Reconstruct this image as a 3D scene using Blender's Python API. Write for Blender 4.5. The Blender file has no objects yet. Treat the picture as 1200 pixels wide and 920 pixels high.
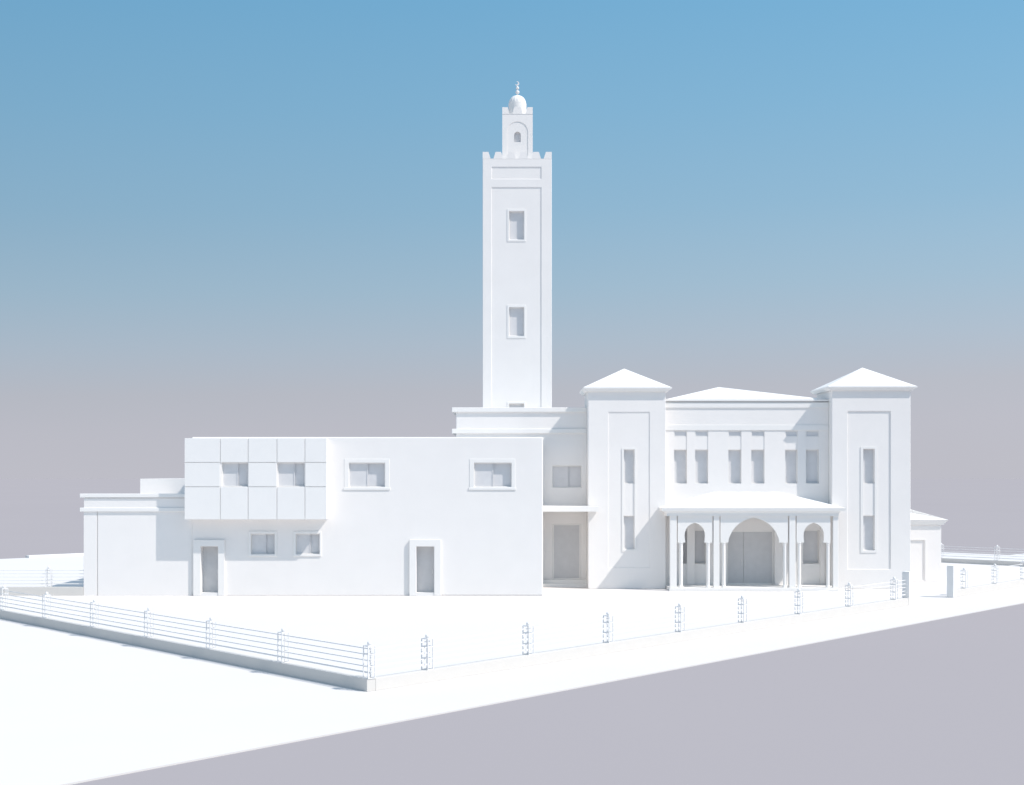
import bpy, bmesh, math
from mathutils import Vector, Matrix

scene = bpy.context.scene
COL = scene.collection
R = math.radians

# ------------------------------------------------------------------ drawing scale
# The facades are all parallel to X; a measured elevation drawing (px) is turned
# into metres on the plane at distance y.
F, CX, HY, EYE = 1800.0, 600.0, 557.0, 5.64
def mx(px, y): return (px - CX) * y / F
def mz(py, y): return EYE - (py - HY) * y / F
def rect(y, x0, x1, top, bot): return (mx(x0, y), mx(x1, y), mz(bot, y), mz(top, y))

# ------------------------------------------------------------------ materials
def material(name, col, rough=0.9, vary=0.012, scale=1.5, bump=0.0, spec=0.1):
    m = bpy.data.materials.new(name); m.use_nodes = True
    nt = m.node_tree; b = nt.nodes['Principled BSDF']
    b.inputs['Roughness'].default_value = rough
    b.inputs['Specular IOR Level'].default_value = spec
    tc = nt.nodes.new('ShaderNodeTexCoord')
    n = nt.nodes.new('ShaderNodeTexNoise'); n.inputs['Scale'].default_value = scale
    n.inputs['Detail'].default_value = 6
    nt.links.new(tc.outputs['Object'], n.inputs['Vector'])
    r = nt.nodes.new('ShaderNodeValToRGB')
    r.color_ramp.elements[0].position = 0.3; r.color_ramp.elements[1].position = 0.7
    r.color_ramp.elements[0].color = tuple(max(0, c - vary) for c in col) + (1,)
    r.color_ramp.elements[1].color = tuple(min(1, c + vary) for c in col) + (1,)
    nt.links.new(n.outputs['Fac'], r.inputs['Fac'])
    nt.links.new(r.outputs['Color'], b.inputs['Base Color'])
    if bump:
        n2 = nt.nodes.new('ShaderNodeTexNoise'); n2.inputs['Scale'].default_value = 25
        n2.inputs['Detail'].default_value = 4
        nt.links.new(tc.outputs['Object'], n2.inputs['Vector'])
        bp = nt.nodes.new('ShaderNodeBump'); bp.inputs['Strength'].default_value = bump
        bp.inputs['Distance'].default_value = 0.02
        nt.links.new(n2.outputs['Fac'], bp.inputs['Height'])
        nt.links.new(bp.outputs['Normal'], b.inputs['Normal'])
    return m

PLASTER = material('white_plaster', (0.815, 0.793, 0.772), vary=0.010, scale=0.9, bump=0.08)
TRIM = material('white_trim', (0.81, 0.797, 0.776), vary=0.006, scale=2.0)
BASE = material('pale_concrete', (0.63, 0.61, 0.58), vary=0.006, scale=2.5)
ROOF = material('white_roof', (0.80, 0.79, 0.77), vary=0.008, scale=0.7)
PANE = material('pale_glass', (0.64, 0.64, 0.65), rough=0.5, vary=0.02, scale=3.0, spec=0.2)
DOORM = material('pale_door_panel', (0.60, 0.60, 0.605), vary=0.02, scale=3.0)
CLAD = material('white_cladding', (0.80, 0.79, 0.775), vary=0.006, scale=1.2)
METAL = material('white_painted_metal', (0.76, 0.755, 0.75), rough=0.6, vary=0.01, scale=4.0)
PAVE = material('white_paving', (0.68, 0.660, 0.644), vary=0.006, scale=0.25)
GREY = material('lilac_grey_ground', (0.352, 0.326, 0.333), vary=0.004, scale=0.02, spec=0.0)

# ------------------------------------------------------------------ mesh helpers
def box(bm, x0, x1, y0, y1, z0, z1):
    v = [bm.verts.new(p) for p in ((x0,y0,z0),(x1,y0,z0),(x1,y1,z0),(x0,y1,z0),
                                   (x0,y0,z1),(x1,y0,z1),(x1,y1,z1),(x0,y1,z1))]
    for f in ((0,1,5,4),(1,2,6,5),(2,3,7,6),(3,0,4,7),(4,5,6,7),(3,2,1,0)):
        bm.faces.new([v[i] for i in f])

def plate(bm, outer, holes, y0, y1):
    """XZ outline (list of (x,z)) with holes, from y0 to y1."""
    loops = [outer] + list(holes)
    edges = []
    for lp in loops:
        vs = [bm.verts.new((x, y0, z)) for x, z in lp]
        for i in range(len(vs)):
            edges.append(bm.edges.new((vs[i], vs[(i + 1) % len(vs)])))
    res = bmesh.ops.triangle_fill(bm, use_beauty=True, edges=edges, normal=(0, -1, 0))
    faces = [g for g in res['geom'] if isinstance(g, bmesh.types.BMFace)]
    ext = bmesh.ops.extrude_face_region(bm, geom=faces, use_keep_orig=True)
    vs = [g for g in ext['geom'] if isinstance(g, bmesh.types.BMVert)]
    bmesh.ops.translate(bm, verts=vs, vec=(0, y1 - y0, 0))

def rl(r): return [(r[0], r[2]), (r[1], r[2]), (r[1], r[3]), (r[0], r[3])]

def frustum(bm, lo, z0, hi, z1, cap_top=True, cap_bot=True):
    """lo/hi = (x0,x1,y0,y1)"""
    a = [bm.verts.new((x, y, z0)) for x, y in ((lo[0],lo[2]),(lo[1],lo[2]),(lo[1],lo[3]),(lo[0],lo[3]))]
    b = [bm.verts.new((x, y, z1)) for x, y in ((hi[0],hi[2]),(hi[1],hi[2]),(hi[1],hi[3]),(hi[0],hi[3]))]
    for i in range(4):
        j = (i + 1) % 4
        bm.faces.new((a[i], a[j], b[j], b[i]))
    if cap_bot: bm.faces.new(list(reversed(a)))
    if cap_top: bm.faces.new(b)

def hip(bm, base, z0, ridge0, ridge1, z1):
    """ridge along X from ridge0=(x,y) to ridge1; pyramid if equal"""
    a = [bm.verts.new((x, y, z0)) for x, y in ((base[0],base[2]),(base[1],base[2]),(base[1],base[3]),(base[0],base[3]))]
    r0 = bm.verts.new((*ridge0, z1))
    if ridge0 == ridge1:
        for i in range(4): bm.faces.new((a[i], a[(i+1)%4], r0))
    else:
        r1 = bm.verts.new((*ridge1, z1))
        bm.faces.new((a[0], a[1], r1, r0)); bm.faces.new((a[1], a[2], r1))
        bm.faces.new((a[2], a[3], r0, r1)); bm.faces.new((a[3], a[0], r0))
    bm.faces.new(list(reversed(a)))

def lathe(bm, cx, cy, prof, n=24):
    rings = []
    for r, z in prof:
        if r < 1e-5: rings.append([bm.verts.new((cx, cy, z))])
        else: rings.append([bm.verts.new((cx + r*math.cos(2*math.pi*i/n), cy + r*math.sin(2*math.pi*i/n), z)) for i in range(n)])
    for a, b in zip(rings, rings[1:]):
        for i in range(n):
            j = (i + 1) % n
            if len(a) == 1 and len(b) == 1: continue
            if len(a) == 1: bm.faces.new((a[0], b[j], b[i]))
            elif len(b) == 1: bm.faces.new((a[i], a[j], b[0]))
            else: bm.faces.new((a[i], a[j], b[j], b[i]))

def rod(bm, p, q, r, n=8):
    p, q = Vector(p), Vector(q); d = (q - p); L = d.length
    rot = d.to_track_quat('Z', 'Y').to_matrix().to_4x4()
    bmesh.ops.create_cone(bm, cap_ends=True, segments=n, radius1=r, radius2=r, depth=L,
                          matrix=Matrix.Translation((p + q) / 2) @ rot)

def obj(name, bm, mat, parent=None, bevel=0.0, smooth=False):
    bmesh.ops.recalc_face_normals(bm, faces=bm.faces)
    me = bpy.data.meshes.new(name); bm.to_mesh(me); bm.free()
    me.materials.append(mat)
    if smooth:
        me.shade_smooth()
    o = bpy.data.objects.new(name, me); COL.objects.link(o)
    if parent is not None:
        o.parent = parent
        # every thing's Empty is unrotated: keep the world-space mesh by inverse offset
        base = parent
        off = Vector((0, 0, 0))
        while base is not None:
            off += base.location; base = base.parent
        o.matrix_parent_inverse = Matrix.Identity(4)
        me.transform(Matrix.Translation(-off))
    if bevel:
        md = o.modifiers.new('bevel', 'BEVEL'); md.width = bevel; md.segments = 2
        md.limit_method = 'ANGLE'; md.angle_limit = R(50)
    return o

def B(): return bmesh.new()
def thing(name, label, cat, loc, group=None):
    o = bpy.data.objects.new(name, None); COL.objects.link(o)
    o.location = loc; o.empty_display_size = 0.5
    o['label'] = label; o['category'] = cat
    if group: o['group'] = group
    return o
def structure(o): o['kind'] = 'structure'; return o

# ------------------------------------------------------------------ openings
def casing(bm, r, y, w=0.035, t=0.05):
    """thin frame inside an opening, just in front of the pane"""
    plate(bm, rl(r), [[(r[0]+w, r[2]+w), (r[1]-w, r[2]+w), (r[1]-w, r[3]-w), (r[0]+w, r[3]-w)]], y - t, y)

def window(parent, y, op, depth, mull=None, outer=None, proud=0.05, sill=False, label=None, double_sill=False):
    """window part (surround + casing) with pane, mullion and sill as sub-parts. op/outer in metres."""
    bm = B()
    if outer:
        plate(bm, rl(outer), [rl(op)], y - proud, y + 0.03)
    e = 0.004
    r = (op[0]+e, op[1]-e, op[2]+e, op[3]-e)
    casing(bm, r, y + depth, w=0.03)
    w = obj('window', bm, TRIM, parent, bevel=0.012 if outer else 0)
    if label: w['label'] = label
    if mull is None:
        bm = B(); box(bm, op[0]-0.02, op[1]+0.02, y + depth - 0.008, y + depth + 0.02, op[2]-0.02, op[3]+0.02)
        obj('pane', bm, PANE, w)
    else:      # two sliding sashes, the right one set further back
        bm = B(); box(bm, op[0]-0.02, mull, y + depth - 0.008, y + depth + 0.02, op[2]-0.02, op[3]+0.02)
        obj('pane', bm, PANE, w)
        bm = B(); box(bm, mull + 0.002, op[1]+0.02, y + depth + 0.05, y + depth + 0.08, op[2]-0.02, op[3]+0.02)
        obj('pane', bm, PANE, w)
        bm = B(); box(bm, mull-0.035, mull+0.006, y + depth - 0.03, y + depth + 0.045, op[2]+0.036, op[3]-0.036)
        obj('mullion', bm, PANE, w)
    if sill:
        bm = B(); box(bm, outer[0]-0.04, outer[1]+0.04, y - proud - 0.02, y + 0.02, outer[2]-0.0, outer[2]+0.11)
        obj('sill', bm, TRIM, w, bevel=0.01)
    return w

def door(parent, y, outer, op, label=None):
    bm = B()
    o = [(outer[0], 0.0), (outer[0], outer[3]), (outer[1], outer[3]), (outer[1], 0.0),
         (op[1], 0.0), (op[1], op[3]), (op[0], op[3]), (op[0], 0.0)]
    plate(bm, o, [], y - 0.13, y + 0.05)
    d = obj('door', bm, TRIM, parent, bevel=0.015)
    if label: d['label'] = label
    bm = B(); box(bm, op[0]-0.02, op[1]+0.02, y + 0.40, y + 0.45, 0.10, op[3]+0.02)
    box(bm, op[0]+0.12, op[0]+0.19, y + 0.385, y + 0.41, 0.5, op[3]-0.25)
    obj('door_leaf', bm, DOORM, d)
    bm = B(); rod(bm, (op[1]-0.1, y+0.37, 1.0), (op[1]-0.1, y+0.37, 1.22), 0.012)
    rod(bm, (op[1]-0.1, y+0.37, 1.1), (op[1]-0.1, y+0.41, 1.1), 0.01)
    obj('handle', bm, METAL, d)
    bm = B(); box(bm, op[0]+0.004, op[1]-0.004, y - 0.10, y + 0.42, 0.001, 0.14)
    obj('threshold', bm, TRIM, d)
    return d

# ================================================================== SETTING
def flat(name, pts, z, mat):
    bm = B(); bm.faces.new([bm.verts.new((x, y, z)) for x, y in pts])
    o = obj(name, bm, mat); return structure(o)

U = Vector((0.619, 0.785)).normalized()      # along the front fence
V = Vector((-0.622, 0.782)).normalized()     # along the left fence
flat('ground', [(-2500,-2500),(2500,-2500),(2500,2500),(-2500,2500)], -0.04, GREY)
# grey strip standing in for the empty backdrop past the plot's front edge
E0 = Vector((22.7, 68.1)); N = Vector((0.787, -0.617))
K = Vector((0.611, 0.792)).normalized()      # kerb line
a = E0 - K*95; b = E0 + K*95
flat('backdrop_strip', [(a+N*0.02)[:], (a+N*22)[:], (b+N*22)[:], (b+N*0.02)[:]], -0.034, GREY)
# white paved plate with its kerb edge
pts = [a, b, Vector((35.2,108.6))+U*60, Vector((35.2,108.6)), Vector((3.5,143.6)), Vector((-76,59.7)), Vector((-110,0)), Vector((-60,-14))]
bm = B()
top = [bm.verts.new((p[0], p[1], 0)) for p in pts]; bot = [bm.verts.new((p[0], p[1], -0.06)) for p in pts]
bm.faces.new(top)
for i in range(len(pts)):
    j = (i+1) % len(pts); bm.faces.new((top[i], bot[i], bot[j], top[j]))
structure(obj('pavement', bm, PAVE))

# ================================================================== FRONT BLOCK
Y0 = 72.0
blk = thing('service_building', 'long flat-roofed two-storey white block with two narrow doors, in front of the minaret', 'building', (-6.8, Y0, 0))
bx0, bx1, btop = -15.0, mx(636.3, Y0), mz(512.2, Y0)
ups = [(408.7, 451.2, 430.8, 403.5, 456.5), (555.5, 599.4, 578.0, 550.2, 603.8)]
los = [(294.0, 322.0, 311.5, 291.3, 324.6), (346.7, 374.7, 363.2, 344.0, 376.6)]
doors = [((227.2, 263.5, 632.7), (235.7, 256.0, 640.2)), ((480.0, 516.7, 632.4), (487.9, 508.9, 640.4))]
holes = []
for x0, x1, m, o0, o1 in ups: holes.append(rl(rect(Y0, x0, x1, 542.4, 570.7)))
for x0, x1, m, o0, o1 in los: holes.append(rl(rect(Y0, x0, x1, 625.5, 649.5)))
baywin = [rect(71.27, 259.6, 290.4, 542.3, 570.2), rect(71.27, 324.8, 356.9, 542.3, 570.2)]
outline = [(bx0, 0.0)]
for (o0, o1, ot), (d0, d1, dt) in doors:
    outline += [(mx(d0, Y0), 0.0), (mx(d0, Y0), mz(dt, Y0)), (mx(d1, Y0), mz(dt, Y0)), (mx(d1, Y0), 0.0)]
outline += [(bx1, 0.0), (bx1, btop), (bx0, btop)]
bm = B(); plate(bm, outline, holes, Y0, Y0 + 0.56)
box(bm, bx0 + 0.01, bx1 - 0.012, Y0 + 0.55, 78.09, 0.0, btop - 0.25)
box(bm, bx0 + 0.008, bx0 + 0.2, Y0 + 0.34, 78.085, 0.0, btop - 0.01)
box(bm, bx1 - 0.2, bx1 - 0.002, Y0 + 0.34, 78.085, 0.0, btop - 0.002)
box(bm, bx0 + 0.19, bx1 - 0.19, 77.9, 78.08, 0.0, btop - 0.01)
obj('wall', bm, PLASTER, blk, bevel=0.05)
for x0, x1, m, o0, o1 in ups:
    window(blk, Y0, rect(Y0, x0, x1, 542.4, 570.7), 0.14, mx(m, Y0), rect(Y0, o0, o1, 537.8, 574.2), 0.018, sill=True)
for x0, x1, m, o0, o1 in los:
    window(blk, Y0, rect(Y0, x0, x1, 625.5, 649.5), 0.16, mx(m, Y0), rect(Y0, o0, o1, 622.6, 652.0), 0.045)
for (o0, o1, ot), (d0, d1, dt) in doors:
    door(blk, Y0, (mx(o0, Y0), mx(o1, Y0), 0, mz(ot, Y0)), (mx(d0, Y0), mx(d1, Y0), 0, mz(dt, Y0)))
# projecting bay with cladding panels
Yb = 71.27
br = rect(Yb, 216.3, 382.8, 513.5, 608.7)
bm = B()
plate(bm, [(br[0]+0.01, br[2]+0.01), (br[1]-0.01, br[2]+0.01), (br[1]-0.01, br[3]-0.01), (br[0]+0.01, br[3]-0.01)],
      [rl(w) for w in baywin], Yb + 0.04, Yb + 0.36)
box(bm, br[0]+0.02, br[1]-0.02, Yb + 0.35, Y0 + 0.02, br[2]+0.02, br[3]-0.02)
bay = obj('bay', bm, PLASTER, blk)
cols = [216.3, 258.1, 290.7, 324.5, 357.3, 382.8]; rows = [513.5, 542.0, 570.5, 608.7]
g = 0.017
for i in range(5):
    for j in range(3):
        if j == 1 and i in (1, 3): continue
        x0, x1, z0, z1 = rect(Yb, cols[i], cols[i+1], rows[j], rows[j+1])
        bm = B()
        box(bm, x0 + (g if i else 0), x1 - (g if i < 4 else 0), Yb, Yb + 0.035, z0 + (g if j < 2 else 0), z1 - (g if j else 0))
        obj('cladding_panel', bm, CLAD, bay, bevel=0.006)
for k, w in enumerate(baywin):
    window(blk, Yb + 0.04, w, 0.17, mx((278.2, 344.6)[k], Yb))

# ================================================================== LEFT WING
wing = thing('side_wing', 'low single-storey white wing with double cornice at the far left end of the block', 'building', (-17.6, Y0, 0))
wl = mx(98.0, Y0); Yw = Y0 + 0.06
wtop = mz(582.0, Y0)
bm = B()
box(bm, wl + 0.004, bx0 - 0.004, Yw, 86.5, 0, wtop - 0.12)
box(bm, wl + 0.006, bx0 - 0.006, Yw + 0.002, Yw + 0.25, wtop - 0.13, wtop)
box(bm, wl, mx(113.4, Y0), Y0, Yw + 0.01, 0, mz(599, Y0))                 # corner pilaster, a groove, then the wall field
box(bm, mx(114.7, Y0), bx0 - 0.002, Y0 + 0.002, Yw + 0.01, 0.0, mz(599, Y0))
obj('wall', bm, PLASTER, wing, bevel=0.008)
cl = mx(93.8, Y0)
for top_, bot_, pr in ((578.6, 583.2, 0.07), (595.0, 599.6, 0.07)):
    bm = B(); box(bm, cl, bx0 - 0.26, Y0 - pr, Y0 + 0.32, mz(bot_, Y0), mz(top_, Y0))
    obj('cornice', bm, TRIM, wing, bevel=0.02)
bm = B(); box(bm, wl + 0.02, bx0 - 0.26, Y0 - 0.01, Yw + 0.01, mz(595, Y0), mz(583.8, Y0))
obj('parapet', bm, PLASTER, wing)
bm = B(); box(bm, mx(163.2, 78), bx0 + 0.8, 78.2, 85.0, wtop - 0.2, mz(561, 78)); 
obj('roof_house', bm, PLASTER, wing)

# ================================================================== LINK BLOCK
YL = 78.1
link = thing('link_building', 'parapeted white block, partly shaded, at the foot of the minaret beside the left tower', 'building', (0.5, YL, 0))
lx0, lx1 = mx(534.5, YL), 3.80
lw = rect(YL, 647.5, 681.5, 546, 571.3); ld = rect(YL, 647.5, 680.7, 613.8, 679.2)
bm = B()
plate(bm, rl((lx0, lx1, 0.0, mz(480, YL))), [rl(lw), rl(ld)], YL, YL + 0.35)
box(bm, lx0+0.01, lx1-0.01, YL+0.34, 83.95, 0, mz(481, YL))
obj('wall', bm, PLASTER, link, bevel=0.03)
for top_, bot_, pr in ((477.6, 483.0, 0.10), (502.6, 508.0, 0.08)):
    bm = B(); box(bm, mx(529.6, YL), lx1 - 0.005, YL - pr, 83.98, mz(bot_, YL), mz(top_, YL))
    obj('cornice', bm, TRIM, link, bevel=0.02)
window(link, YL, lw, 0.15, mx(666, YL), label=None)
bm = B()
casing(bm, (ld[0]+0.004, ld[1]-0.004, ld[2], ld[3]-0.004), YL + 0.14, w=0.07)
d = obj('door', bm, TRIM, link)
bm = B(); box(bm, ld[0]-0.02, ld[1]+0.02, YL+0.12, YL+0.17, ld[2]-0.02, ld[3]+0.02); obj('door_leaf', bm, DOORM, d)
bm = B()
plate(bm, [(1.46, mz(599.6, 75.6)), (4.26, mz(599.6, 75.6)), (4.26, mz(593.4, 75.6)), (1.46, mz(593.4, 75.6))], [], 75.6, 76.29)
box(bm, 1.462, 3.798, 76.28, YL - 0.003, mz(599.6, 75.6)+0.002, mz(593.4, 75.6)-0.002)
obj('canopy', bm, TRIM, link)
bm = B(); box(bm, 1.45, 3.80, 77.8, YL - 0.002, 0, 0.34); box(bm, 1.452, 3.798, 77.45, 77.81, 0, 0.17)
obj('step', bm, TRIM, link)

# ================================================================== CORNER TOWERS
YT = 76.3; TD = 3.9
def corner_tower(label, x0p, x1p, panel, frame, slit, uy, ly, eave, apex_y, deep):
    x0, x1 = mx(x0p, YT), mx(x1p, YT); cx_ = (x0 + x1) / 2
    t = thing('corner_tower', label, 'tower', (cx_, YT + TD/2, 0), 'pyramid-roofed towers either side of the entrance')
    ztop = mz(eave[1], YT)
    pr = rect(YT, panel[0], panel[1], panel[2], panel[3])
    sl = rect(YT + 0.06, slit[0], slit[1], uy[0], ly[1])
    bm = B()
    plate(bm, rl((x0, x1, 0.0, ztop + 0.02)), [rl(pr)], YT + 0.06 - deep, YT + 0.07)
    plate(bm, rl((x0+0.003, x1-0.003, 0.0, ztop + 0.01)), [rl(sl)], YT + 0.06, YT + 0.4)
    box(bm, x0 + 0.004, x1 - 0.004, YT + 0.39, YT + TD, 0.0, ztop)
    obj('wall', bm, PLASTER, t, bevel=0.02)
    fr = rect(YT + 0.06, frame[0], frame[1], frame[2], frame[3])
    bm = B(); plate(bm, rl(fr), [rl(sl)], YT + 0.03, YT + 0.075); obj('window_surround', bm, TRIM, t)
    # spandrel between the two slit windows
    z0, z1 = mz(ly[0], YT + 0.06), mz(uy[1], YT + 0.06)
    bm = B(); box(bm, sl[0]-0.01, sl[1]+0.01, YT + 0.075, YT + 0.3, z0, z1); obj('spandrel', bm, PLASTER, t)
    window(t, YT + 0.06, (sl[0], sl[1], z1, sl[3]), 0.2)
    window(t, YT + 0.06, (sl[0], sl[1], sl[2], z0), 0.2)
    ye = YT - 0.19
    ex0, ex1 = x0 - 0.26, x1 + 0.3
    zt = mz(eave[0], ye); zb = ztop
    bm = B()
    e0 = (ex0, ex1, ye, YT + TD + 0.3)
    hip(bm, e0, zt, (cx_, YT + TD/2), (cx_, YT + TD/2), mz(apex_y, YT + TD/2))
    rf = obj('roof', bm, ROOF, t)
    bm = B()
    frustum(bm, (x0-0.12, x1+0.12, YT-0.07, YT+TD+0.12), zb, (x0-0.24, x1+0.24, YT-0.15, YT+TD+0.24), zt - 0.07)
    frustum(bm, (ex0+0.01, ex1-0.01, ye+0.01, YT+TD+0.29), zt - 0.068, (ex0, ex1, ye, YT+TD+0.3), zt - 0.003)
    obj('eave_moulding', bm, TRIM, rf)
    return t
corner_tower('left white pyramid-roofed tower, beside the shaded recess and nearest the minaret', 689.4, 780.2, (713, 761.3, 483, 665.3), (728.8, 745.7, 525, 646.4),
             (731.0, 743.6), (526.8, 566.6), (604.5, 643.9), (454.0, 458.8), 432.0, 0.03)
corner_tower('right white pyramid-roofed tower, beside the low annex and behind the gate pillars', 975.0, 1067.2, (993.4, 1043.7, 482, 667), (1008.5, 1027.6, 523.7, 647.6),
             (1011.6, 1025.0), (526.0, 566.7), (604.2, 645.0), (452.8, 457.5), 430.8, 0.05)
TLx = mx(780.2, YT); TRx = mx(975.0, YT)

# ================================================================== PRAYER HALL
YH = 77.1
hall = thing('prayer_hall', 'white central hall front with six tall slit windows between the two towers', 'building', ((TLx+TRx)/2, YH, 0))
hx0, hx1 = TLx + 0.005, TRx - 0.005
nich = [(790.0, 805.0), (814.6, 829.9), (853.6, 868.8), (880.5, 895.9), (920.2, 934.7), (944.5, 959.6)]
hh = [rl(rect(YH, p, q, 504.9, 566.6)) for p, q in nich]
dz = 0.15
hd = rect(YH, 852.0, 907.8, 621.6, 685.5)
lows = [(800.5, 827.0), (941.0, 960.0)]
hh.append(rl(hd))
for p, q in lows: hh.append(rl(rect(YH, p, q, 621.6, 660.6)))
bm = B()
plate(bm, rl((hx0, hx1, 0.0, mz(472, YH))), hh, YH, YH + 0.45)
box(bm, hx0+0.01, hx1-0.01, YH+0.44, 99, 0, mz(472.5, YH))
obj('wall', bm, PLASTER, hall)
for p, q in nich:
    r_ = rect(YH, p, q, 504.9, 566.6)
    z0, z1 = mz(527.0, YH), mz(511.6, YH)
    window(hall, YH, (r_[0], r_[1], r_[2], z0), 0.25)
    bm = B(); box(bm, r_[0]-0.01, r_[1]+0.01, YH+0.025, YH+0.3, z0, z1); obj('spandrel', bm, PLASTER, hall)
    w = window(hall, YH, (r_[0], r_[1], z1, r_[3]), 0.08); w.name = 'transom_window'
for p, q in lows: window(hall, YH, rect(YH, p, q, 621.6, 660.6), 0.3)
# pilasters inside the porch
bm = B(); box(bm, mx(805, YH), mx(814, YH), YH-0.1, YH+0.01, dz+0.005, mz(608, YH)); obj('pilaster', bm, PLASTER, hall)
bm = B(); box(bm, mx(961, YH), mx(966, YH), YH-0.1, YH+0.01, dz+0.005, mz(608, YH)); obj('pilaster', bm, PLASTER, hall)
bm = B(); casing(bm, (hd[0]+0.004, hd[1]-0.004, hd[2], hd[3]-0.004), YH+0.3, w=0.08)
d = obj('door', bm, TRIM, hall)
xm = mx(872.3, YH)
for q0, q1 in ((hd[0]+0.03, xm-0.006), (xm+0.006, hd[1]-0.03)):
    bm = B(); box(bm, q0, q1, YH+0.27, YH+0.33, hd[2]+0.01, hd[3]-0.03); obj('door_leaf', bm, DOORM, d)
    hxx = q1-0.1 if q0 < xm-0.1 else q0+0.1
    bm = B(); rod(bm, (hxx, YH+0.245, 1.1), (hxx, YH+0.245, 1.4), 0.012); rod(bm, (hxx, YH+0.245, 1.25), (hxx, YH+0.275, 1.25), 0.01); obj('handle', bm, METAL, d)
for y0_, y1_, pr in ((471.4, 477.9, 0.05), (498.0, 504.2, 0.035)):
    bm = B(); box(bm, hx0, hx1, YH - pr, YH+0.02, mz(y1_, YH), mz(y0_, YH)); obj('cornice', bm, TRIM, hall, bevel=0.01)
bm = B()
ze = mz(468.3, YH-0.10)
hip(bm, (hx0, hx1, YH-0.10, 99.2), ze, (11.8, 87.8), (11.8, 87.8), 10.68)
rf = obj('roof', bm, ROOF, hall)
bm = B(); box(bm, hx0+0.002, hx1-0.002, YH-0.09, 99.1, ze-0.09, ze-0.003); obj('eave_moulding', bm, TRIM, rf)

# ================================================================== PORTICO
YP = 75.0
por = thing('entrance_portico', 'white hipped-roof entrance porch with three pointed horseshoe arches on slender columns', 'porch', ((TLx+TRx)/2, YP, 0))
bm = B(); box(bm, hx0+0.03, hx1+0.0, 74.85, YH-0.003, 0, dz); obj('plinth', bm, TRIM, por, bevel=0.012)
zt = mz(604.7, YP)
pil = [(785.3, 793.0), (836.2, 843.1), (925.0, 932.3), (976.3, 983.2)]
for p, q in pil:
    xa, xb = mx(p, YP), mx(q, YP)
    if xb > hx1: xb = mx(982.4, YP); 
    bm = B(); box(bm, xa, xb, YP, YP + 0.3, dz if xb < hx1 else 0.0, zt + 0.03)
    obj('pillar', bm, TRIM, por, bevel=0.012)
zi = mz(635.9, YP)
side = [(11.2, 635.9), (11.75, 632), (12.05, 628), (11.7, 624), (10.4, 620), (8.0, 616.8), (4.6, 614.4), (0.8, 612.9), (0, 612.5)]
mid = [(30.0, 635.9), (29.2, 631), (27.6, 627), (25.3, 622.5), (22.0, 618), (17.5, 613.8), (12, 610.4), (5.5, 607.8), (0, 606.6)]
def screen(x0, x1, cx_, arc):
    pts = [(mx(x0, YP), zi), (mx(x0, YP), zt+0.02), (mx(x1, YP), zt+0.02), (mx(x1, YP), zi)]
    pts += [(mx(cx_ + w, YP), mz(h, YP)) for w, h in arc]
    pts += [(mx(cx_ - w, YP), mz(h, YP)) for w, h in reversed(arc[:-1])]
    bm = B(); plate(bm, pts, [], YP + 0.04, YP + 0.24)
    obj('arch_screen', bm, TRIM, por)
screen(794.4, 835.0, 814.4, side); screen(844.4, 923.6, 883.6, mid); screen(933.7, 973.4, 953.9, side)
for c in (798.4, 830.3, 848.6, 920.2, 937.2, 971.0):
    x = mx(c, YP); y = YP + 0.14; r = 0.088
    bm = B(); lathe(bm, x, y, [(0, dz), (r*1.35, dz), (r*1.35, dz+0.05), (r*1.15, dz+0.09), (r, dz+0.13), (r, zi-0.14), (r*1.12, zi-0.12), (r*1.05, zi-0.09), (r*1.35, zi-0.03), (r*1.35, zi), (0, zi)], 20)
    obj('column', bm, TRIM, por, smooth=False)
ye = 74.8
zE = mz(595.4, ye)
bm = B()
ex0, ex1 = mx(775.2, ye), mx(991.4, ye)
hip_pts = None
v = [bm.verts.new(p) for p in ((ex0, ye, zE), (ex1, ye, zE), (ex1, YH, zE), (ex0, YH, zE),
                               (mx(836.5, YH), YH-0.005, mz(576.5, YH)), (mx(912.5, YH), YH-0.005, mz(576.5, YH)))]
for f in ((0,1,5,4), (1,2,5), (2,3,4,5), (3,0,4), (3,2,1,0)): bm.faces.new([v[i] for i in f])
rf = obj('roof', bm, ROOF, por)
bm = B()
bx_ = (mx(781.5, 74.95), mx(983, 74.95), 74.94, 76.88)
md_ = (mx(779.5, 74.8), mx(985.5, 74.85), 74.87, 76.885)
frustum(bm, bx_, zt, bx_, zt + 0.12)
frustum(bm, bx_, zt + 0.122, md_, zt + 0.24)
frustum(bm, (ex0+0.03, ex1-0.03, ye+0.03, 76.89), zt + 0.242, (ex0+0.002, ex1-0.002, ye+0.002, 76.892), zE - 0.003)
obj('eave_moulding', bm, TRIM, rf)

# ================================================================== RIGHT ANNEX
YA = 81.0
ann = thing('annex', 'small low white annex with shallow hipped roof behind the right tower', 'building', (20.5, YA, 0))
ax1 = mx(1103, YA); ax0 = 16.5; az = mz(615.2, YA)
pn = (ax0 + 1, mx(1082.5, YA), 0.12, mz(632.8, YA))
bm = B(); plate(bm, rl((ax0, ax1, 0.0, az)), [rl(pn)], YA, YA + 0.05); box(bm, ax0+0.01, ax1-0.01, YA+0.04, 90.5, 0, az)
obj('wall', bm, PLASTER, ann, bevel=0.02)
bm = B(); plate(bm, [(mx(1084, YA), 0.12), (mx(1085.0, YA), 0.12), (mx(1085.0, YA), mz(632, YA)), (mx(1060, YA), mz(632, YA)), (mx(1060, YA), mz(632.8, YA)), (mx(1084, YA), mz(632.8, YA))], [], YA-0.03, YA+0.01)
obj('panel_moulding', bm, TRIM, ann)
bm = B(); e1 = ax1 + 0.33
ezt = mz(609.3, YA-0.2)
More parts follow.
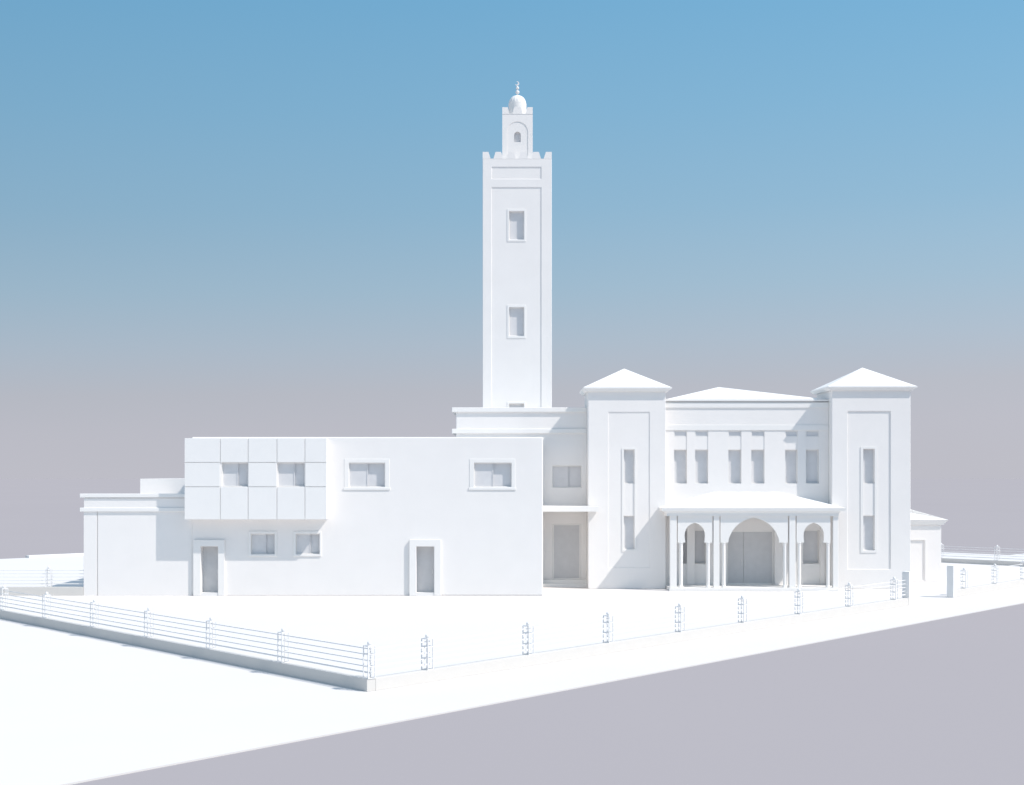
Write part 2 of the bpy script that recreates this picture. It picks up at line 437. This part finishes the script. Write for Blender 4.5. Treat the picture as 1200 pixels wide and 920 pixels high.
hip(bm, (ax0-0.3, e1, YA-0.2, 90.8), ezt, (ax0+4.0, 85.8), (e1-4.4, 85.8), ezt + 0.95)
rf = obj('roof', bm, ROOF, ann)
bm = B(); frustum(bm, (ax0-0.1, ax1+0.1, YA-0.06, 90.6), az, (ax0-0.29, e1-0.01, YA-0.19, 90.79), ezt-0.003); obj('eave_moulding', bm, TRIM, rf)

# ================================================================== MINARET
YM = 84.0
mn = thing('minaret', 'tall slender square white minaret with notched parapet, small domed turret and crescent finial', 'minaret', (mx(606.3, YM), YM + 1.89, 0))
x0, x1 = mx(565.6, YM), mx(646.6, YM); W = x1 - x0; cxm = (x0+x1)/2; cym = YM + W/2
zt = mz(186.3, YM)
pu = rect(YM, 576.2, 634.2, 195.7, 209.6)
plow = (mx(576.2, YM), mx(634.2, YM), 8.0, mz(219.6, YM))
yp = YM + 0.035
wins = [rect(yp, 596.6, 614.1, 247.6, 280.9), rect(yp, 596.6, 614.1, 360.2, 393.8), rect(yp, 596.6, 614.1, 473.0, 506.5)]
wout = [rect(yp, 594.3, 616.3, 245.0, 283.2), rect(yp, 594.3, 616.3, 357.4, 396.6), rect(yp, 594.3, 616.3, 470.8, 509.0)]
bm = B()
plate(bm, rl((x0, x1, 0.0, zt)), [rl(pu), rl(plow)], YM, yp + 0.01)
plate(bm, rl((x0+0.004, x1-0.004, 0.0, zt-0.004)), [rl(w) for w in wins], yp, yp + 0.4)
box(bm, x0+0.008, x1-0.008, yp+0.39, YM + W, 0, zt-0.008)
obj('shaft', bm, PLASTER, mn, bevel=0.03)
for w, o in zip(wins, wout): window(mn, yp, w, 0.18, None, o, 0.025)

def merlons(xc, yc, W_, n, topw, basew, h, zb, t, zshift=0):
    """notched parapet on all four sides; n merlons per side incl. corners; returns bm"""
    bm = B(); half = W_/2
    gap_c = [-half + corner_w + (W_ - 2*corner_w) * k / (n - 2) for k in range(n - 1)] if n > 2 else [0]
    for s in range(4):
        pts = [(-half, 0.001), (half, 0.001), (half, h)]
        for g_ in reversed(gap_c):
            pts += [(g_ + topw, h), (g_ + basew, 0.02), (g_ - basew, 0.02), (g_ - topw, h)]
        pts += [(-half, h)]
        tmp = B(); 
        if s % 2: pts = [(max(-half + t - 0.003, min(half - t + 0.003, a_)), b_) for a_, b_ in pts]
        plate(tmp, pts, [], -half, -half + t)
        bmesh.ops.rotate(tmp, verts=tmp.verts, cent=(0,0,0), matrix=Matrix.Rotation(R(90)*s, 3, 'Z'))
        bmesh.ops.translate(tmp, verts=tmp.verts, vec=(xc, yc, zb))
        bmesh.ops.remove_doubles(tmp, verts=tmp.verts, dist=0.0005)
        m_ = bpy.data.meshes.new('t'); tmp.to_mesh(m_); tmp.free(); bm.from_mesh(m_); bpy.data.meshes.remove(m_)
    return bm
u = YM / F
corner_w = 11.0 * u
bm = merlons(cxm, cym, W, 6, 4.1*u, 1.7*u, 8.3*u, zt, 0.22)
obj('battlement', bm, PLASTER, mn)
# turret
YU = YM + (W - 1.69)/2 
v_ = YU / F
tx0, tx1 = mx(588.6, YU), mx(624.3, YU); TW = tx1 - tx0; tcx = (tx0+tx1)/2; tcy = YU + TW/2
tz = mz(133.6, YU)
def arch(cx_, hw, zbot, zspr, n=12):
    p = [(cx_-hw, zbot), (cx_+hw, zbot)]
    for i in range(n+1):
        a_ = math.pi*i/n; p.append((cx_+hw*math.cos(a_), zspr+hw*math.sin(a_)))
    return p
hw = 12.3*v_; pa = arch(tcx, hw, zt+0.02, mz(142.2, YU)-hw)
hw2 = 3.9*v_; pw = arch(tcx, hw2, mz(166.4, YU), mz(154.0, YU)-hw2)
bm = B()
plate(bm, rl((tx0, tx1, zt-0.1, tz)), [pa], YU+0.015, YU+0.05)
plate(bm, rl((tx0+0.003, tx1-0.003, zt-0.1, tz-0.003)), [pw], YU+0.04, YU+0.3)
box(bm, tx0+0.006, tx1-0.006, YU+0.29, YU+TW, zt-0.1, tz-0.006)
obj('turret', bm, PLASTER, mn)
bm = B(); plate(bm, arch(tcx, hw2+0.02, mz(166.4, YU)-0.02, mz(154.0, YU)-hw2), [], YU+0.2, YU+0.25); 
w = obj('window', bm, PANE, mn)
corner_w = 10.2*v_
bm = merlons(tcx, tcy, TW, 3, 3.9*v_, 1.8*v_, 8.0*v_, tz, 0.12)
obj('battlement', bm, PLASTER, mn)
# ribbed dome
dr = 10.6*v_; zd = mz(121.6, tcy)
bm = B()
n = 32; rings = []
prof = [(1.0, tz-0.02-zd), (1.0, -0.0), (0.95, 0.004)] + [(0.95*math.cos(R(t_)), math.sin(R(t_))*dr*0.93) for t_ in range(9, 90, 9)]
for rr, z in prof:
    ring = []
    for i in range(n*2):
        a_ = 2*math.pi*i/(n*2); amp = 1.0 + (0.012 if i % 4 < 2 else -0.012) * (1 if z > 0.1*dr else 0)
        ring.append(bm.verts.new((tcx + dr*rr*amp*math.cos(a_), tcy + dr*rr*amp*math.sin(a_), zd + z)))
    rings.append(ring)
for a_, b_ in zip(rings, rings[1:]):
    for i in range(n*2):
        j = (i+1) % (n*2); bm.faces.new((a_[i], a_[j], b_[j], b_[i]))
bm.faces.new(rings[-1]); bm.faces.new(list(reversed(rings[0])))
obj('dome', bm, ROOF, mn)
# finial: stacked balls and crescent
bm = B()
def Z(py): return mz(py, tcy)
rod(bm, (tcx, tcy, Z(113)), (tcx, tcy, Z(100.2)), 0.025, 10)
for py, rr in ((108.2, 2.4), (103.3, 2.0)):
    bmesh.ops.create_uvsphere(bm, u_segments=16, v_segments=10, radius=rr*v_, matrix=Matrix.Translation((tcx, tcy, Z(py))))
fin = obj('finial', bm, METAL, mn, smooth=True)
bm = B(); ro, ri = 2.5*v_, 1.8*v_
cz = Z(98.0); pts = []
for i in range(21):
    a_ = R(100) - R(250)*i/20; pts.append((tcx - 0.02 + ro*math.cos(a_), cz + ro*math.sin(a_)))
q = []
for i in range(21):
    a_ = R(88) - R(226)*i/20; q.append((tcx - 0.055 + ri*math.cos(a_), cz + 0.02 + ri*math.sin(a_)))
plate(bm, pts + list(reversed(q)), [], tcy-0.03, tcy+0.03)
obj('crescent', bm, METAL, fin)

# ================================================================== FENCES
def v3(p, z): return (p[0], p[1], z)
def obox(bm, p, q, half, z0, z1):
    """box along p->q with half thickness"""
    d = (q - p).normalized(); nrm = Vector((-d.y, d.x)) * half
    c = [p + nrm, p - nrm, q - nrm, q + nrm]
    lo = [bm.verts.new(v3(k, z0)) for k in c]; hi = [bm.verts.new(v3(k, z1)) for k in c]
    bm.faces.new(lo); bm.faces.new(list(reversed(hi)))
    for i in range(4):
        j = (i+1) % 4; bm.faces.new((lo[i], hi[i], hi[j], lo[j]))
RAILS = (0.146, 0.30, 0.46, 0.615, 0.77)
post_mesh = {}
def lattice_post(parent, c, d, z0):
    key = (round(d.x, 4), round(d.y, 4))
    if key not in post_mesh:
        bm = B(); nrm = Vector((-d.y, d.x)); h = 0.11; r = 0.012
        cs = [d*h*a_ + nrm*h*b_ for a_, b_ in ((-1,-1), (1,-1), (1,1), (-1,1))]
        for k in cs: obox(bm, k - d*r, k + d*r, r, 0, 0.84)
        for z in (0.012, 0.32, 0.64):
            for i in range(4): obox(bm, cs[i], cs[(i+1)%4], r*0.6, z - 0.012, z + 0.012)
        obox(bm, -d*0.115, d*0.115, 0.115, 0.84, 0.865)
        me = bpy.data.meshes.new('post'); bmesh.ops.recalc_face_normals(bm, faces=bm.faces); bm.to_mesh(me); bm.free(); me.materials.append(METAL)
        bm = B(); bmesh.ops.create_uvsphere(bm, u_segments=16, v_segments=10, radius=0.06, matrix=Matrix.Translation((0,0,0.915)))
        rod(bm, (0,0,0.86), (0,0,0.88), 0.03, 10)
        mb = bpy.data.meshes.new('ball_finial'); bm.to_mesh(mb); bm.free(); mb.materials.append(METAL); mb.shade_smooth()
        post_mesh[key] = (me, mb)
    me, mb = post_mesh[key]
    o = bpy.data.objects.new('post', me); COL.objects.link(o); o.parent = parent
    o.location = Vector((c.x, c.y, z0)) - parent.location
    f = bpy.data.objects.new('ball_finial', mb); COL.objects.link(f); f.parent = o
def fence(label, p, q, dists, h=0.33, half=0.14, rail_end=None):
    t = thing('fence', label, 'fence', (p.x, p.y, 0), 'low rail fences round the plot')
    d = (q - p).normalized()
    bm = B(); obox(bm, p, q, half, 0, h); obj('base_wall', bm, BASE, t, bevel=0.008)
    for s in dists: lattice_post(t, p + d*s, d, h)
    for z in RAILS:
        bm = B(); e_ = 0.022 if z < 0.2 else 0.014; obox(bm, p, q, 0.008, h+z-e_, h+z+e_); obj('rail', bm, METAL, t)
    return t
C0 = Vector((-3.73, 39.97))
nin = Vector((-U.y, U.x)); nl = Vector((V.y, -V.x)) 
cc = C0 + (U + V) * 0.13     # centre of the corner post
P1 = cc + U*33.55
fence('front fence of white rails on a low wall, from near corner to left gate pillar', cc + U*0.1, P1, [2.19, 6.70, 10.86, 15.13, 19.37, 23.68, 28.0, 32.3])
fence('left fence run of white rails whose base wall shows its shaded blue-grey side', cc - V*0.1, Vector((-30.7, 73.9)), [0.1] + [0.2 + 4.33*k for k in range(1, 10)])
fence('short fence on a low wall ending at the side wing, before the blue ground shadow', Vector((-30.6, 72.13)), Vector((wl - 0.01, 72.13)), [4.5, 8.85], h=0.40)
P2 = Vector((20.3, 70.95))
KR = Vector((35.7, 90.9))
dr_ = (KR - P2).normalized()
fence('fence run continuing to the right of the right gate pillar', P2 + dr_*0.2, KR, [1.35, 5.35, 9.35, 13.35, 17.35, 21.35])
DR = Vector((-0.67, 0.74)).normalized()
fence('far right fence run behind the annex, railings standing out against the lilac horizon', KR + DR*0.12, KR + DR*30, [3.6 + 4.0*k for k in range(7)], h=0.28)

def gate_pillar(c, label):
    t = thing('gate_pillar', label, 'gate pillar', (c.x, c.y, 0), 'square pillars either side of the gateway')
    bm = B(); h = 0.165
    obox(bm, c - U*h, c + U*h, h, 0, 1.42); obj('shaft', bm, TRIM, t, bevel=0.012)
    bm = B(); obox(bm, c - U*(h-0.006), c + U*(h-0.006), h-0.006, 1.42, 1.47); obj('cap', bm, TRIM, t, bevel=0.01)
gate_pillar(P1 + U*0.17, 'left gate pillar where the front fence rails end')
gate_pillar(P2, 'right gate pillar standing on its own before the gateway gap')
# low wall at the far left edge of the plot
bm = B(); p = Vector((-33.1, 104.9)); dd = Vector((0.69, 0.73)).normalized()
obox(bm, p, p + dd*34, 0.25, 0, 0.16)
o = obj('boundary_wall', bm, PLASTER); o['label'] = 'low white wall along the far left edge of the paving'; o['category'] = 'low wall'

# ================================================================== LIGHT, SKY, CAMERA
to_sun = Vector((0.76, -0.37, 1.0)).normalized()
sun = bpy.data.lights.new('sun', 'SUN'); sun.energy = 4.1; sun.angle = R(0.5); sun.color = (1.0, 0.93, 0.87)
so = bpy.data.objects.new('sun', sun); COL.objects.link(so)
so.rotation_euler = to_sun.to_track_quat('Z', 'Y').to_euler(); so.location = (60, -30, 90)
elev = math.asin(to_sun.z); az_ = math.atan2(to_sun.x, to_sun.y)

w = bpy.data.worlds.new('World'); scene.world = w; w.use_nodes = True
nt = w.node_tree; nt.nodes.clear()
out = nt.nodes.new('ShaderNodeOutputWorld'); bg = nt.nodes.new('ShaderNodeBackground')
sky = nt.nodes.new('ShaderNodeTexSky'); sky.sky_type = 'NISHITA'; sky.sun_disc = False
sky.sun_elevation = elev; sky.sun_rotation = az_; sky.ozone_density = 2.0; sky.dust_density = 0.5
tc = nt.nodes.new('ShaderNodeTexCoord'); sep = nt.nodes.new('ShaderNodeSeparateXYZ')
nt.links.new(tc.outputs['Generated'], sep.inputs[0])
ramp = nt.nodes.new('ShaderNodeValToRGB')       # clear sky with a lilac haze belt at the horizon
cr = ramp.color_ramp
stops = [(0.0, (0.515, 0.514, 0.570)), (0.030, (0.505, 0.510, 0.570)), (0.055, (0.478, 0.500, 0.562)), (0.085, (0.420, 0.505, 0.600)),
         (0.12, (0.350, 0.495, 0.620)), (0.17, (0.275, 0.465, 0.630)), (0.23, (0.220, 0.440, 0.640)), (0.30, (0.172, 0.410, 0.640)), (0.42, (0.28, 0.48, 0.70)), (0.55, (0.49, 0.68, 0.92)), (1.0, (0.62, 0.80, 1.04))]
cr.elements[0].position, cr.elements[0].color = stops[0][0], (*stops[0][1], 1)
cr.elements[1].position, cr.elements[1].color = stops[-1][0], (*stops[-1][1], 1)
for p_, c_ in stops[1:-1]:
    e = cr.elements.new(p_); e.color = (*c_, 1)
# the belt lies a little higher and brighter toward the sun side (+X)
m1 = nt.nodes.new('ShaderNodeMath'); m1.operation = 'MULTIPLY_ADD'; m1.inputs[1].default_value = -0.02
nt.links.new(sep.outputs['X'], m1.inputs[0]); nt.links.new(sep.outputs['Z'], m1.inputs[2])
nt.links.new(m1.outputs[0], ramp.inputs['Fac'])
sc = nt.nodes.new('ShaderNodeVectorMath'); sc.operation = 'SCALE'; sc.inputs['Scale'].default_value = 0.10
nt.links.new(sky.outputs['Color'], sc.inputs[0])
# the sky brightens a little toward the sun's side
gx = nt.nodes.new('ShaderNodeMath'); gx.operation = 'MULTIPLY_ADD'; gx.inputs[1].default_value = 0.24; gx.inputs[2].default_value = 1.0
gz = nt.nodes.new('ShaderNodeMapRange'); gz.inputs['From Max'].default_value = 0.15
gm = nt.nodes.new('ShaderNodeMath'); gm.operation = 'MULTIPLY'
nt.links.new(sep.outputs['Z'], gz.inputs['Value']); nt.links.new(gz.outputs[0], gm.inputs[0]); nt.links.new(sep.outputs['X'], gm.inputs[1])
nt.links.new(gm.outputs[0], gx.inputs[0])
gs = nt.nodes.new('ShaderNodeVectorMath'); gs.operation = 'SCALE'
nt.links.new(ramp.outputs['Color'], gs.inputs[0]); nt.links.new(gx.outputs[0], gs.inputs['Scale'])
mr = nt.nodes.new('ShaderNodeMapRange'); mr.inputs['From Min'].default_value = 0.30; mr.inputs['From Max'].default_value = 0.8
mr.inputs['To Max'].default_value = 0.1
nt.links.new(sep.outputs['Z'], mr.inputs['Value'])
mix = nt.nodes.new('ShaderNodeMix'); mix.data_type = 'RGBA'
nt.links.new(mr.outputs[0], mix.inputs['Factor'])
nt.links.new(gs.outputs[0], mix.inputs[6]); nt.links.new(sc.outputs[0], mix.inputs[7])
nt.links.new(mix.outputs[2], bg.inputs['Color']); bg.inputs['Strength'].default_value = 1.0
nt.links.new(bg.outputs[0], out.inputs[0])

cam = bpy.data.cameras.new('camera'); cam.sensor_width = 36; cam.lens = 54.0
cam.shift_y = (HY - 460) / 1200; cam.clip_start = 0.1; cam.clip_end = 6000
co = bpy.data.objects.new('camera', cam); COL.objects.link(co)
co.location = (0, 0, EYE); co.rotation_euler = (R(90), 0, 0)
scene.camera = co

scene.render.engine = 'CYCLES'
scene.cycles.max_bounces = 8; scene.cycles.diffuse_bounces = 6
scene.render.resolution_x = 1024; scene.render.resolution_y = 785
scene.view_settings.view_transform = 'Standard'; scene.view_settings.look = 'None'
scene.view_settings.exposure = 0; scene.view_settings.gamma = 1
